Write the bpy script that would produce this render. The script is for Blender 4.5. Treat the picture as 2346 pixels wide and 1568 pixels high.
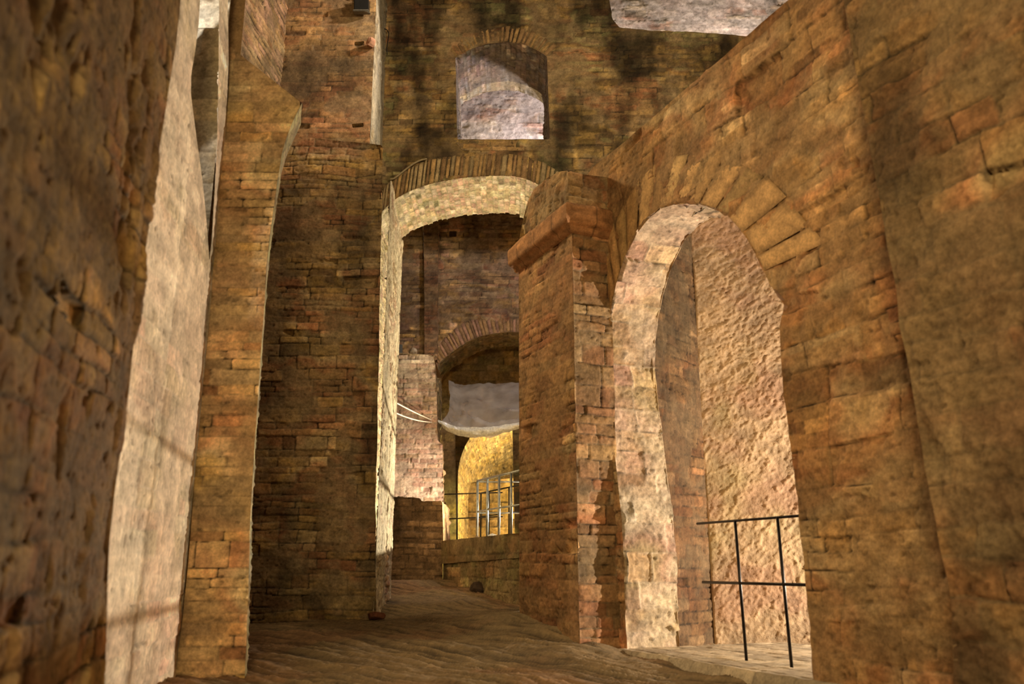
import bpy, math
import numpy as np
from mathutils import Vector

for o in list(bpy.data.objects):
    bpy.data.objects.remove(o)
scene = bpy.context.scene

# ------------------------------------------------------------------ camera, world, lamps, exposure
W, H, F = 2346.0, 1568.0, 1967.0
PITCH = math.radians(14.7)
EYE = np.array([0.0, 0.0, 0.65])
cam_data = bpy.data.cameras.new('camera')
cam_data.sensor_width = 36.0
cam_data.lens = F / W * 36.0
cam_data.clip_start = 0.05
cam_data.dof.use_dof = True
cam_data.dof.focus_distance = 10.5
cam_data.dof.aperture_fstop = 2.0
camera = bpy.data.objects.new('camera', cam_data)
camera.location = EYE
camera.rotation_euler = (math.pi / 2 + PITCH, 0, 0)
scene.collection.objects.link(camera)
scene.camera = camera

scene.view_settings.view_transform = 'Standard'
scene.view_settings.look = 'None'
scene.view_settings.gamma = 1.0
scene.view_settings.use_curve_mapping = False
scene.view_settings.exposure = 0.0

world = bpy.data.worlds.new('world')
scene.world = world
world.use_nodes = True
world.node_tree.nodes['Background'].inputs[0].default_value = (0.95, 0.62, 0.34, 1)
world.node_tree.nodes['Background'].inputs[1].default_value = 0.10


def lamp(name, kind, loc, power, color, size=0.2, aim=None, spot=None, blend=0.5):
    d = bpy.data.lights.new(name, kind)
    d.energy = power
    d.color = color
    if kind == 'AREA':
        d.shape = 'DISK'
        d.size = size
    else:
        d.shadow_soft_size = size
    if kind == 'SPOT':
        d.spot_size = math.radians(spot or 60)
        d.spot_blend = blend
    o = bpy.data.objects.new(name, d)
    o.location = loc
    if aim is not None:
        o.rotation_euler = (Vector(aim) - Vector(loc)).to_track_quat('-Z', 'Y').to_euler()
    scene.collection.objects.link(o)
    return o


WARM = (1.0, 0.76, 0.39)
lamp('warm_flood_behind_camera', 'AREA', (-0.35, -1.6, 2.9), 235, WARM, 1.2, (0.3, 8, 1.9))
lamp('alcove_lamp', 'POINT', (4.7, 6.5, 0.66), 1150, (1.0, 0.88, 0.72), 0.03)
lamp('gallery_lamp', 'SPOT', (0.80, 13.75, 1.30), 1650, (1.0, 0.88, 0.62), 0.03, (-0.95, 11.2, 2.9), 150, 0.5)
lamp('chamber_lamp', 'POINT', (2.2, 20.2, 3.3), 1250, (1.0, 0.84, 0.40), 0.08)
lamp('chamber_front_lamp', 'SPOT', (0.7, 18.1, 0.9), 620, (1.0, 0.90, 0.32), 0.08, (-1.3, 19.0, 1.0), 80, 0.8)
lamp('block_fill_light', 'SPOT', (0.85, 13.9, 1.4), 1000, (1.0, 0.82, 0.68), 0.05, (-1.6, 15.0, 2.0), 44, 0.9)  # extra unseen spot, added to brighten the lower part of the pale block
lamp('upper_gallery_lamp', 'POINT', (1.2, 13.5, 7.4), 230, (0.88, 0.86, 1.0), 0.06)
lamp('upper_right_lamp', 'POINT', (4.6, 12.9, 8.4), 600, (1.0, 0.84, 0.76), 0.1)
lamp('left_bay_fill_light', 'SPOT', (-2.62, 8.55, 5.65), 460, (1.0, 0.77, 0.42), 0.15, (1.3, 6.2, 2.6), 84, 0.7)  # added fill hidden behind the corbel, lifts the right wall and right pier
lamp('split_fill_light', 'POINT', (-3.0, 4.75, 4.4), 90, (1.0, 0.93, 0.84), 0.05)  # unseen fill added behind the lit wall to brighten the stone recess
lamp('upper_left_flood', 'SPOT', (0.6, 8.4, 8.2), 480, (1.0, 0.84, 0.68), 0.06, (-2.8, 9.6, 6.9), 58, 0.6)
lamp('high_wall_flood', 'AREA', (1.9, 6.3, 7.0), 170, (1.0, 0.80, 0.50), 0.4, (1.6, 11.5, 6.2))

# ------------------------------------------------------------------ noise


def _hash(ix, iy, seed):
    h = (ix.astype(np.int64) * 374761393 + iy.astype(np.int64) * 668265263 + seed * 974634777) & 0x7fffffff
    h = ((h ^ (h >> 13)) * 1274126177) & 0x7fffffff
    h = ((h ^ (h >> 16)) * 668265263) & 0x7fffffff
    return ((h ^ (h >> 15)) & 0xffffff) / float(0xffffff)


def vnoise(x, y, seed=0):
    xi = np.floor(x); yi = np.floor(y)
    fx = x - xi; fy = y - yi
    fx = fx * fx * fx * (fx * (fx * 6 - 15) + 10); fy = fy * fy * fy * (fy * (fy * 6 - 15) + 10)
    a = _hash(xi, yi, seed); b = _hash(xi + 1, yi, seed)
    c = _hash(xi, yi + 1, seed); d = _hash(xi + 1, yi + 1, seed)
    return (a + (b - a) * fx) * (1 - fy) + (c + (d - c) * fx) * fy


def fbm(x, y, seed=0, octaves=4, gain=0.5):
    s = 0; a = 1; t = 0
    for k in range(octaves):
        c, sn = math.cos(0.7 * k), math.sin(0.7 * k)
        s = s + a * vnoise((x * c - y * sn) * 2 ** k + 17.3 * k, (x * sn + y * c) * 2 ** k + 9.1 * k, seed + k)
        t += a; a *= gain
    return s / t


def sstep(a, b, x):
    t = np.clip((x - a) / (b - a), 0, 1)
    return t * t * (3 - 2 * t)


def lin(c):
    return np.array([((v + 0.055) / 1.055) ** 2.4 if v > 0.04045 else v / 12.92 for v in c])


OCHRE = (.66, .53, .35); BROWN = (.58, .46, .32); RED = (.61, .42, .29); TAN = (.66, .57, .42)
YELL = (.70, .57, .33); DARK = (.47, .37, .26); PALE = (.80, .73, .62); PINK = (.70, .55, .46)
GREY = (.60, .57, .52); GREEN = (.56, .54, .36)

BROWNS = [(OCHRE, 4), (BROWN, 3), (RED, 1.3), (TAN, 2), (YELL, .7), (DARK, .8)]
DARKS = [(OCHRE, 2), (BROWN, 4), (RED, 1.6), (TAN, 1.5), (YELL, .5), (DARK, 3)]
PALES = [(PALE, 5), (TAN, 2), (PINK, 2), (OCHRE, .6)]
PINKS = [(PINK, 5), (OCHRE, 2), (TAN, 2), (RED, 1.2)]
GREYS = [(GREY, 5), (TAN, 3), (PALE, 1)]
YELLS = [(YELL, 4), (OCHRE, 3), (TAN, 2), (GREEN, 2)]


def layout(u, v, seed, ch, bw, joint, wob):
    """courses of stones: returns distance to joint (m), stone id x / y"""
    r = np.random.RandomState(seed)
    uw = u + wob * (fbm(u * 1.7, v * 1.7, seed + 5, 3) - .5) * 2.0
    vw = v + wob * (fbm(u * 1.1, v * 2.3, seed + 9, 3) - .5) * 2.0 + .012 * (fbm(u * 9, v * 9, seed + 3, 2) - .5)
    v0 = vw.min() - .3
    n = int((vw.max() - v0) / ch[0]) + 6
    hs = r.uniform(ch[0], ch[1], n)
    if len(ch) > 2:
        big = r.rand(n) < .22
        hs[big] = r.uniform(ch[1], ch[2], big.sum())
    edges = v0 + np.concatenate([[0], np.cumsum(hs)])
    ci = np.clip(np.searchsorted(edges, vw) - 1, 0, n - 1)
    dv = np.minimum(vw - edges[ci], edges[ci + 1] - vw)
    cw = r.uniform(bw[0], bw[1], n)[ci]
    off = r.uniform(0, 10, n)[ci]
    t = (uw + off) / cw
    i0 = np.floor(t)

    def edge(i):
        return i + .62 * (_hash(i, ci, seed + 11) - .5)
    left_of = t < edge(i0)
    i = np.where(left_of, i0 - 1, i0)
    past = t >= edge(i + 1)
    i = np.where(past, i + 1, i)
    du = np.minimum(t - edge(i), edge(i + 1) - t) * cw
    d = np.minimum(du, dv)
    rr = .018
    both = (du < rr) & (dv < rr)
    d = np.where(both, rr - np.hypot(rr - du, rr - dv), d)
    d = d + .006 * (fbm(u * 30, v * 30, seed + 21, 2) - .5)
    return d, i, ci


def masonry(kind='mixed', pal=BROWNS, seed=1, ch=(.055, .08, .15), bw=(.18, .34), joint=.012, wob=.03,
            depth=.014, rough=.012, smear=.45, soot=.35, big=None, gouge=0.0, mortar=(.52, .44, .33),
            jointdark=.55, vstreak=0.0, cont=1.0, recess=.03):
    cols = np.array([lin(c) for c, w in pal]); ws = np.array([w for c, w in pal], float); ws = np.cumsum(ws / ws.sum())
    mort = lin(mortar)

    def style(u, v):
        d, i, c = layout(u, v, seed, ch, bw, joint, wob)
        rnd = _hash(i, c, seed + 1); rnd2 = _hash(i, c, seed + 2); rnd3 = _hash(i, c, seed + 3)
        if big is not None:
            d2, i2, c2 = layout(u, v, seed + 50, big[0], big[1], joint, wob * 1.4)
            m = fbm(u * .9, v * 1.5, seed + 71, 3) > big[2]
            d = np.where(m, d2, d)
            rnd = np.where(m, _hash(i2, c2, seed + 51), rnd)
            rnd2 = np.where(m, _hash(i2, c2, seed + 52), rnd2)
            rnd3 = np.where(m, _hash(i2, c2, seed + 53), rnd3)
        stone = sstep(-.002, joint, d)
        n_low = fbm(u * 1.3, v * 1.3, seed + 31, 4)
        n_mid = fbm(u * 7, v * 9, seed + 32, 4)
        n_hi = fbm(u * 38, v * 44, seed + 33, 3)
        sm = sstep(.50, .62, fbm(u * 2.1, v * 3.0, seed + 41, 5) + (smear - .5) * .5)
        h = depth * (stone - 1) * (1 - .8 * sm)
        h = h + (rnd2 - .5) * depth * 1.5 * (1 - .8 * sm)
        h = np.where((rnd3 < recess) & (stone > .3), h - .035 * (1 - sm), h)
        h = h + rough * ((n_mid - .5) * 1.1 + (n_hi - .5) * .8) + rough * 2.2 * (n_low - .5)
        if gouge > 0:
            g = fbm(u * 3.1, v * 1.9, seed + 81, 4)
            h = h - gouge * sstep(.60, .80, g) + gouge * .5 * sstep(.40, .25, g)
        if vstreak > 0:
            h = h + vstreak * (fbm(u * 26, v * 3.0, seed + 91, 4) - .5)
        idx = np.clip(np.searchsorted(ws, rnd), 0, len(cols) - 1)
        fi = np.clip(fbm(u * 1.6, v * 2.6, seed + 36, 4) * 1.5 - .25, 0, .999) * (len(cols) - 1)
        fk = np.floor(fi).astype(int); fr = (fi - fk)[..., None]
        field = cols[fk] * (1 - fr) + cols[np.minimum(fk + 1, len(cols) - 1)] * fr
        mixv = (.22 + .45 * _hash(i, c, seed + 4) ** 2)[..., None]
        col = cols[idx] * mixv + field * (1 - mixv)
        col = col * (1 + cont * (.50 * (rnd2 - .5)))[..., None]
        k = (.80 + .55 * (n_mid - .25)) * (.66 + .68 * n_hi)
        if vstreak > 0: k = k * (.70 + .6 * fbm(u * 34, v * 3.2, seed + 93, 4))
        col = col * k[..., None]
        mcol = mort * ((.55 + .9 * n_mid) * (.8 + .4 * n_hi))[..., None]
        js = ((1 - stone) * (1 - .35 * sm))[..., None]
        dk = 1 - jointdark * sstep(.35, .65, fbm(u * 5, v * 5, seed + 61, 3))
        col = col * (1 - js) + mcol * dk[..., None] * js
        col = col * (1 - .62 * sm[..., None]) + mcol * (.62 * sm[..., None])
        acc = _hash(i * 3 + 1, c, seed + 6); acc = (stone * (1 - .8 * sm) * ((acc < .07) * .55 - (acc > .94) * .35))[..., None]
        col = col * (1 + acc)
        pit = sstep(.74, .82, fbm(u * 17, v * 24, seed + 65, 3)) * .8
        h = h - .012 * pit
        col = col * (1 - .45 * pit)[..., None]
        if soot > 0:
            s = fbm(u * 2.4, v * .7, seed + 77, 5) * .6 + fbm(u * 1.1, v * 1.6, seed + 78, 5) * .4
            s = sstep(.40, .68, s) * soot * 1.25
            col = col * (.86 + .28 * fbm(u * 5, v * 42, seed + 79, 3))[..., None]
            col = col * (1 - np.clip(s, 0, .85)[..., None])
        return h, np.clip(col, .004, .9)
    return style


# ------------------------------------------------------------------ materials
def surface_material(name, fine=55.0, bump=0.35, contrast=0.5, rough=0.88, spec=0.25, grain=(1, 1, 1)):
    m = bpy.data.materials.new(name)
    m.use_nodes = True
    nt = m.node_tree; N = nt.nodes; L = nt.links
    b = N['Principled BSDF']
    b.inputs['Roughness'].default_value = rough
    b.inputs['Specular IOR Level'].default_value = spec
    at = N.new('ShaderNodeAttribute'); at.attribute_name = 'tint'
    tc = N.new('ShaderNodeTexCoord')
    mp = N.new('ShaderNodeMapping'); mp.inputs['Scale'].default_value = grain
    L.new(tc.outputs['Object'], mp.inputs['Vector'])
    n1 = N.new('ShaderNodeTexNoise'); n1.inputs['Scale'].default_value = fine
    n1.inputs['Detail'].default_value = 5; n1.inputs['Roughness'].default_value = .65
    L.new(mp.outputs[0], n1.inputs['Vector'])
    n2 = N.new('ShaderNodeTexNoise'); n2.inputs['Scale'].default_value = fine * .22
    n2.inputs['Detail'].default_value = 6; n2.inputs['Roughness'].default_value = .6
    L.new(mp.outputs[0], n2.inputs['Vector'])
    add = N.new('ShaderNodeMath'); add.operation = 'ADD'
    L.new(n1.outputs[0], add.inputs[0]); L.new(n2.outputs[0], add.inputs[1])
    mr = N.new('ShaderNodeMapRange'); mr.inputs['From Min'].default_value = .62; mr.inputs['From Max'].default_value = 1.38
    mr.inputs['To Min'].default_value = 1 - contrast; mr.inputs['To Max'].default_value = 1 + contrast
    L.new(add.outputs[0], mr.inputs['Value'])
    mul = N.new('ShaderNodeVectorMath'); mul.operation = 'SCALE'
    L.new(at.outputs['Color'], mul.inputs[0]); L.new(mr.outputs[0], mul.inputs['Scale'])
    L.new(mul.outputs[0], b.inputs['Base Color'])
    bp = N.new('ShaderNodeBump'); bp.inputs['Strength'].default_value = bump; bp.inputs['Distance'].default_value = .012
    L.new(add.outputs[0], bp.inputs['Height']); L.new(bp.outputs[0], b.inputs['Normal'])
    return m


MAT_WALL = surface_material('weathered_masonry')
MAT_PLASTER = surface_material('rough_plaster', 42, .5, .28, .85, .3)
MAT_FLOOR = surface_material('trodden_rock', 40, .4, .42, .8, .3)


def plain_material(name, color, rough=.5, metal=0.0, alpha=None, trans=0.0):
    m = bpy.data.materials.new(name)
    m.use_nodes = True
    nt = m.node_tree
    b = nt.nodes['Principled BSDF']
    b.inputs['Roughness'].default_value = rough
    b.inputs['Metallic'].default_value = metal
    n = nt.nodes.new('ShaderNodeTexNoise'); n.inputs['Scale'].default_value = 30; n.inputs['Detail'].default_value = 3
    tc = nt.nodes.new('ShaderNodeTexCoord'); nt.links.new(tc.outputs['Object'], n.inputs['Vector'])
    cr = nt.nodes.new('ShaderNodeValToRGB')
    c = lin(color)
    cr.color_ramp.elements[0].position = .3; cr.color_ramp.elements[0].color = (*(c * .7), 1)
    cr.color_ramp.elements[1].position = .7; cr.color_ramp.elements[1].color = (*np.minimum(c * 1.15, 1), 1)
    nt.links.new(n.outputs[0], cr.inputs[0]); nt.links.new(cr.outputs[0], b.inputs['Base Color'])
    if trans:
        b.inputs['Transmission Weight'].default_value = trans
    if alpha is not None:
        b.inputs['Alpha'].default_value = alpha
    return m


# ------------------------------------------------------------------ geometry helpers
def ray(px, py):
    x = px - W / 2; y = H / 2 - py
    return np.array([x, F * math.cos(PITCH) - y * math.sin(PITCH), F * math.sin(PITCH) + y * math.cos(PITCH)])


class Plane:
    """vertical wall plane: p (plan point), d (plan direction, u axis), visible side = n"""

    def __init__(s, p, d, flip=False):
        s.p = np.array([p[0], p[1], 0.0]); d = np.array([d[0], d[1], 0.0]); s.u = d / np.linalg.norm(d)
        s.n = np.array([s.u[1], -s.u[0], 0.0])
        if flip: s.n = -s.n

    def hit(s, px, py):
        r = ray(px, py)
        t = ((s.p - EYE) @ s.n) / (r @ s.n)
        q = EYE + r * t
        return [float((q - s.p) @ s.u), float(q[2])]

    def hits(s, pts):
        return [s.hit(*p) for p in pts]

    def at(s, u, z, off=0.0):
        return s.p + s.u * u + s.n * off + np.array([0, 0, z])

    def ucoord(s, x, y):
        return float((np.array([x, y, 0]) - s.p) @ s.u)


def jitter(pts, step, amp, seed, closed=True, freq=5.0):
    p = np.array(pts, float)
    if closed: p = np.vstack([p, p[:1]])
    seg = np.linalg.norm(np.diff(p, axis=0), axis=1); cum = np.concatenate([[0], np.cumsum(seg)])
    n = max(2, int(cum[-1] / step))
    s = np.linspace(0, cum[-1], n + 1)
    q = np.stack([np.interp(s, cum, p[:, k]) for k in range(p.shape[1])], 1)
    a = np.zeros_like(q)
    for k in range(q.shape[1]):
        a[:, k] = (fbm(s * freq + 3.7, s * 0 + k * 7.7, seed + k, 4, .6) - .5) * 2 * amp
    if not closed:
        fade = np.minimum(1, np.minimum(s, cum[-1] - s) / .06)[:, None]
        a = a * fade
    q = q + a
    return q[:-1] if closed else q


def inside(pt, poly):
    x, y = pt[:, 0], pt[:, 1]
    c = np.zeros(len(pt), bool)
    n = len(poly)
    for i in range(n):
        x1, y1 = poly[i]; x2, y2 = poly[(i + 1) % n]
        if y1 == y2: continue
        m = ((y1 > y) != (y2 > y)) & (x < (x2 - x1) * (y - y1) / (y2 - y1) + x1)
        c ^= m
    return c


def nearest(pt, polys):
    best = np.full(len(pt), 1e9); q = pt.copy()
    for poly in polys:
        A = np.asarray(poly); B = np.roll(A, -1, axis=0)
        for a, b in zip(A, B):
            d = b - a; L2 = d @ d
            if L2 < 1e-12: continue
            t = np.clip(((pt - a) @ d) / L2, 0, 1)
            c = a + t[:, None] * d
            dist = ((pt - c) ** 2).sum(1)
            m = dist < best
            best[m] = dist[m]; q[m] = c[m]
    return q, np.sqrt(best)


class Mesh:
    def __init__(s):
        s.v = []; s.f = []; s.c = []; s.n = 0

    def add(s, v, f, c):
        v = np.asarray(v, float); f = np.asarray(f, int)
        s.v.append(v); s.f.append(f + s.n); s.c.append(np.asarray(c, float)); s.n += len(v)

    def patch(s, pl, outline, holes, res, style, off=0.0, thick=None, pre=None):
        """displaced grid over an outline on a vertical plane"""
        o = np.asarray(outline)
        u0, v0 = o.min(0); u1, v1 = o.max(0)
        nu = int(math.ceil((u1 - u0) / res)) + 1; nv = int(math.ceil((v1 - v0) / res)) + 1
        U, V = np.meshgrid(u0 + np.arange(nu + 1) * res, v0 + np.arange(nv + 1) * res)
        Uc = (U[:-1, :-1] + res / 2).ravel(); Vc = (V[:-1, :-1] + res / 2).ravel()
        pc = np.stack([Uc, Vc], 1)
        m = inside(pc, o)
        for h in holes: m &= ~inside(pc, np.asarray(h))
        m = m.reshape(nv, nu)
        cnt = np.zeros((nv + 1, nu + 1), int)
        for a in (0, 1):
            for b in (0, 1): cnt[a:nv + a, b:nu + b] += m
        used = cnt > 0; bnd = used & (cnt < 4)
        P = np.stack([U, V], 2)
        bp = P[bnd]
        q, _ = nearest(bp, [o] + [np.asarray(h) for h in holes])
        P[bnd] = q
        idx = -np.ones((nv + 1, nu + 1), int); idx[used] = np.arange(used.sum())
        pu = P[used]
        h, col = style(pu[:, 0], pu[:, 1])
        bb = bnd[used]
        h = np.where(bb, 0.0, h)
        if pre is not None: h, col = pre(pu[:, 0], pu[:, 1], h, col, bb)
        co = pl.p + pu[:, :1] * pl.u + (h + off)[:, None] * pl.n + pu[:, 1:2] * np.array([0, 0, 1.0])
        j, i = np.nonzero(m)
        f = np.stack([idx[j, i], idx[j, i + 1], idx[j + 1, i + 1], idx[j + 1, i]], 1)
        if np.dot(np.cross(pl.u, [0, 0, 1]), pl.n) < 0: f = f[:, ::-1]
        s.add(co, f, col)
        if thick:
            k = Mesh(); flat = lambda a, b: (a * 0, np.tile(lin(BROWN), (len(a), 1)))
            back = Plane(pl.p[:2] - pl.n[:2] * thick, pl.u[:2], np.dot(np.cross(pl.u, [0, 0, 1]), pl.n) > 0)
            k.patch(back, outline, holes, max(res * 5, .08), flat)
            s.add(k.v[0], k.f[0], k.c[0])

    def strip(s, pts3, ext, res, style, flip=False, swap=True, along=0.0, rows=None):
        """reveal: polyline swept along ext (3-vector), displaced"""
        p = np.asarray(pts3); ext = np.asarray(ext, float); L = np.linalg.norm(ext); e = ext / L
        nd = max(1, int(round(L / res)))
        seg = np.linalg.norm(np.diff(p, axis=0), axis=1); cum = np.concatenate([[0], np.cumsum(seg)])
        n = max(2, int(cum[-1] / res)); sv = np.linspace(0, cum[-1], n + 1)
        q = np.stack([np.interp(sv, cum, p[:, k]) for k in range(3)], 1)
        tg = np.gradient(q, axis=0); tg /= np.linalg.norm(tg, axis=1)[:, None] + 1e-9
        nm = np.cross(tg, e); nm /= np.linalg.norm(nm, axis=1)[:, None] + 1e-9
        if flip: nm = -nm
        dv = np.linspace(0, L, nd + 1)
        S, D = np.meshgrid(sv, dv, indexing='ij')
        h, col = style((D if swap else S).ravel(), (S if swap else D).ravel() + along)
        h = h.reshape(S.shape)
        h[:, 0] = 0
        co = q[:, None, :] + D[..., None] * e + h[..., None] * nm[:, None, :]
        idx = np.arange((n + 1) * (nd + 1)).reshape(n + 1, nd + 1)
        f = np.stack([idx[:-1, :-1].ravel(), idx[1:, :-1].ravel(), idx[1:, 1:].ravel(), idx[:-1, 1:].ravel()], 1)
        if flip: f = f[:, ::-1]
        s.add(co.reshape(-1, 3), f, col)

    def box(s, corners, color, jit=0.0, seed=0):
        """8 corners: 4 front ring, 4 back ring; bevelled slightly by shrinking the front ring"""
        c = np.asarray(corners, float)
        f = [[0, 1, 2, 3], [7, 6, 5, 4], [0, 4, 5, 1], [1, 5, 6, 2], [2, 6, 7, 3], [3, 7, 4, 0]]
        s.add(c, f, np.tile(color, (8, 1)))

    def voussoirs(s, pl, inner, outer, n, off, pal, seed, gap=.012, depth=.10, sub=6, wobble=.004):
        """radial stones between an inner and an outer curve on a plane"""
        r = np.random.RandomState(seed)
        inn = np.array(inner); out = np.array(outer)

        def arc(p, t):
            sg = np.linalg.norm(np.diff(p, axis=0), axis=1); cm = np.concatenate([[0], np.cumsum(sg)]) / sg.sum()
            return np.array([np.interp(t, cm, p[:, 0]), np.interp(t, cm, p[:, 1])])
        ws = r.uniform(.75, 1.25, n); cuts = np.concatenate([[0], np.cumsum(ws)]) / ws.sum()
        tot = np.linalg.norm(np.diff(inn, axis=0), axis=1).sum()
        cols = [lin(c) for c, w in pal for _ in range(int(w * 2) or 1)]
        for k in range(n):
            g = gap / tot / 2
            ta, tb = cuts[k] + g, cuts[k + 1] - g
            a0, a1 = arc(inn, ta), arc(inn, tb); b0, b1 = arc(out, ta), arc(out, tb)
            lo, hi = r.uniform(-.02, .0), r.uniform(.93, 1.04)
            col = cols[r.randint(len(cols))] * r.uniform(.75, 1.15)
            hh = off + r.uniform(-wobble, wobble)
            # grid with rounded rim
            A = np.linspace(0, 1, 5); B = np.linspace(0, 1, sub * 2 + 1)
            vs = []; cs = []
            for b in B:
                for a in A:
                    pa = a0 * (1 - a) + a1 * a; pb = b0 * (1 - a) + b1 * a
                    bb = lo + (hi - lo) * b
                    p = pa * (1 - bb) + pb * bb
                    rim = (a in (0, 1)) or (b in (0, 1))
                    nz = float(fbm(np.array([p[0] * 16.]), np.array([p[1] * 16.]), seed + 3, 3)[0]) - .5
                    z = hh + nz * .012 - (.010 if rim else 0)
                    vs.append(pl.at(p[0], p[1], z)); cs.append(col * (1 + nz * .9) * (.6 if rim else 1))
            idx = np.arange(len(vs)).reshape(len(B), len(A))
            f = np.stack([idx[:-1, :-1].ravel(), idx[:-1, 1:].ravel(), idx[1:, 1:].ravel(), idx[1:, :-1].ravel()], 1)
            s.add(vs, f, cs)

    def build(s, name, mat, parent=None):
        v = np.vstack(s.v); f = np.vstack(s.f); c = np.vstack(s.c)
        me = bpy.data.meshes.new(name)
        me.vertices.add(len(v)); me.vertices.foreach_set('co', v.astype(np.float32).ravel())
        me.loops.add(len(f) * 4); me.loops.foreach_set('vertex_index', f.astype(np.int32).ravel())
        me.polygons.add(len(f))
        me.polygons.foreach_set('loop_start', (np.arange(len(f)) * 4).astype(np.int32))
        me.polygons.foreach_set('loop_total', np.full(len(f), 4, np.int32))
        me.polygons.foreach_set('use_smooth', np.ones(len(f), bool))
        at = me.attributes.new('tint', 'FLOAT_COLOR', 'POINT')
        at.data.foreach_set('color', np.hstack([c, np.ones((len(c), 1))]).astype(np.float32).ravel())
        me.update(calc_edges=True); me.validate()
        me.materials.append(mat)
        o = bpy.data.objects.new(name, me); scene.collection.objects.link(o)
        if parent is not None: o.parent = parent
        return o


def structure(o, label=None):
    o['kind'] = 'structure'
    if label: o['label'] = label
    return o


def thing(o, label, cat, group=None):
    o['label'] = label; o['category'] = cat
    if group: o['group'] = group
    return o


def empty(name, loc=(0, 0, 0)):
    o = bpy.data.objects.new(name, None); o.location = loc
    scene.collection.objects.link(o)
    return o


def put_under(o, parent):
    """parent a world-space mesh under an Empty placed at the thing's base"""
    o.parent = parent
    o.data.transform(__import__('mathutils').Matrix.Translation(-Vector(parent.location)))
    return o


def tube(pts, r, mat, name, parent=None, seg=8, closed_caps=True):
    p = np.asarray(pts, float); n = len(p)
    vs = []; fs = []
    rr = np.broadcast_to(np.asarray(r, float), (n,))
    up = None
    for i in range(n):
        t = p[min(i + 1, n - 1)] - p[max(i - 1, 0)]; t = t / np.linalg.norm(t)
        if up is None:
            a = np.array([0, 0, 1.0]) if abs(t[2]) < .9 else np.array([1.0, 0, 0])
        else: a = up
        x = np.cross(t, a); x /= np.linalg.norm(x); y = np.cross(x, t); up = y
        for k in range(seg):
            an = 2 * math.pi * k / seg
            vs.append(p[i] + rr[i] * (math.cos(an) * x + math.sin(an) * y))
    for i in range(n - 1):
        for k in range(seg):
            fs.append((i * seg + k, i * seg + (k + 1) % seg, (i + 1) * seg + (k + 1) % seg, (i + 1) * seg + k))
    fs.append(tuple(range(seg))[::-1]); fs.append(tuple((n - 1) * seg + k for k in range(seg)))
    me = bpy.data.meshes.new(name); me.from_pydata([tuple(v) for v in vs], [], fs)
    for q in me.polygons: q.use_smooth = True
    me.update(); me.materials.append(mat)
    o = bpy.data.objects.new(name, me); scene.collection.objects.link(o)
    if parent is not None: put_under(o, parent)
    return o


def smooth_curve(pts, n=8):
    """Catmull-Rom through 2-D points"""
    p = np.array(pts, float); q = []
    P = np.vstack([2 * p[0] - p[1], p, 2 * p[-1] - p[-2]])
    for i in range(1, len(P) - 2):
        for t in np.linspace(0, 1, n, endpoint=False):
            a, b, c, d = P[i - 1], P[i], P[i + 1], P[i + 2]
            q.append(.5 * ((2 * b) + (c - a) * t + (2 * a - 5 * b + 4 * c - d) * t * t + (3 * b - a - 3 * c + d) * t ** 3))
    q.append(p[-1])
    return q


FD = np.array([-.394, .919]); FN = np.array([-.919, -.394])    # the right-hand wall runs this way and faces this way

# ================================================================== FLOOR
ctrl = np.array([  # x, y, z
    (-2.6, 2.0, -.05), (0, 2.0, -.10), (2.5, 2.0, -.08), (-2.2, 4.2, -.04), (0, 4.5, -.06), (1.6, 4.6, -.04), (3.4, 4.6, 0),
    (-1.8, 5.6, .0), (-.2, 6.0, .0), (.51, 6.8, .10), (.9, 6.5, .03), (1.4, 5.6, .0), (.05, 7.9, .27), (.3, 7.4, .2), (-.5, 7.4, .08),
    (1.5, 7.1, -.1), (1.9, 6.1, -.1), (2.2, 7.4, -.1), (2.4, 5.5, -.1), (1.2, 7.2, -.08), (2.1, 6.8, -.1), (-2.6, 9.5, .09), (-1.46, 9.5, .10), (-.5, 9.3, .17), (.2, 9.5, .22), (-1.56, 11.4, .26), (-.7, 11.3, .27), (.1, 11.0, .18),
    (.6, 11, .2), (-1.6, 13.6, .46), (-1.1, 13.6, .45), (-.6, 12.5, .36), (2, 9, .2), (-3.4, 8, .06), (-3.4, 12, .3), (2, 13, .4), (-3, 15, .5), (2, 15, .5)])


def floor_z(x, y):
    sh = x.shape; x = x.ravel(); y = y.ravel()
    num = np.zeros_like(x); den = np.zeros_like(x)
    for cx, cy, cz in ctrl:
        w = 1 / (((x - cx) ** 2 + (y - cy) ** 2) + .06) ** 1.6
        num += w * cz; den += w
    return (num / den).reshape(sh)


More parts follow.
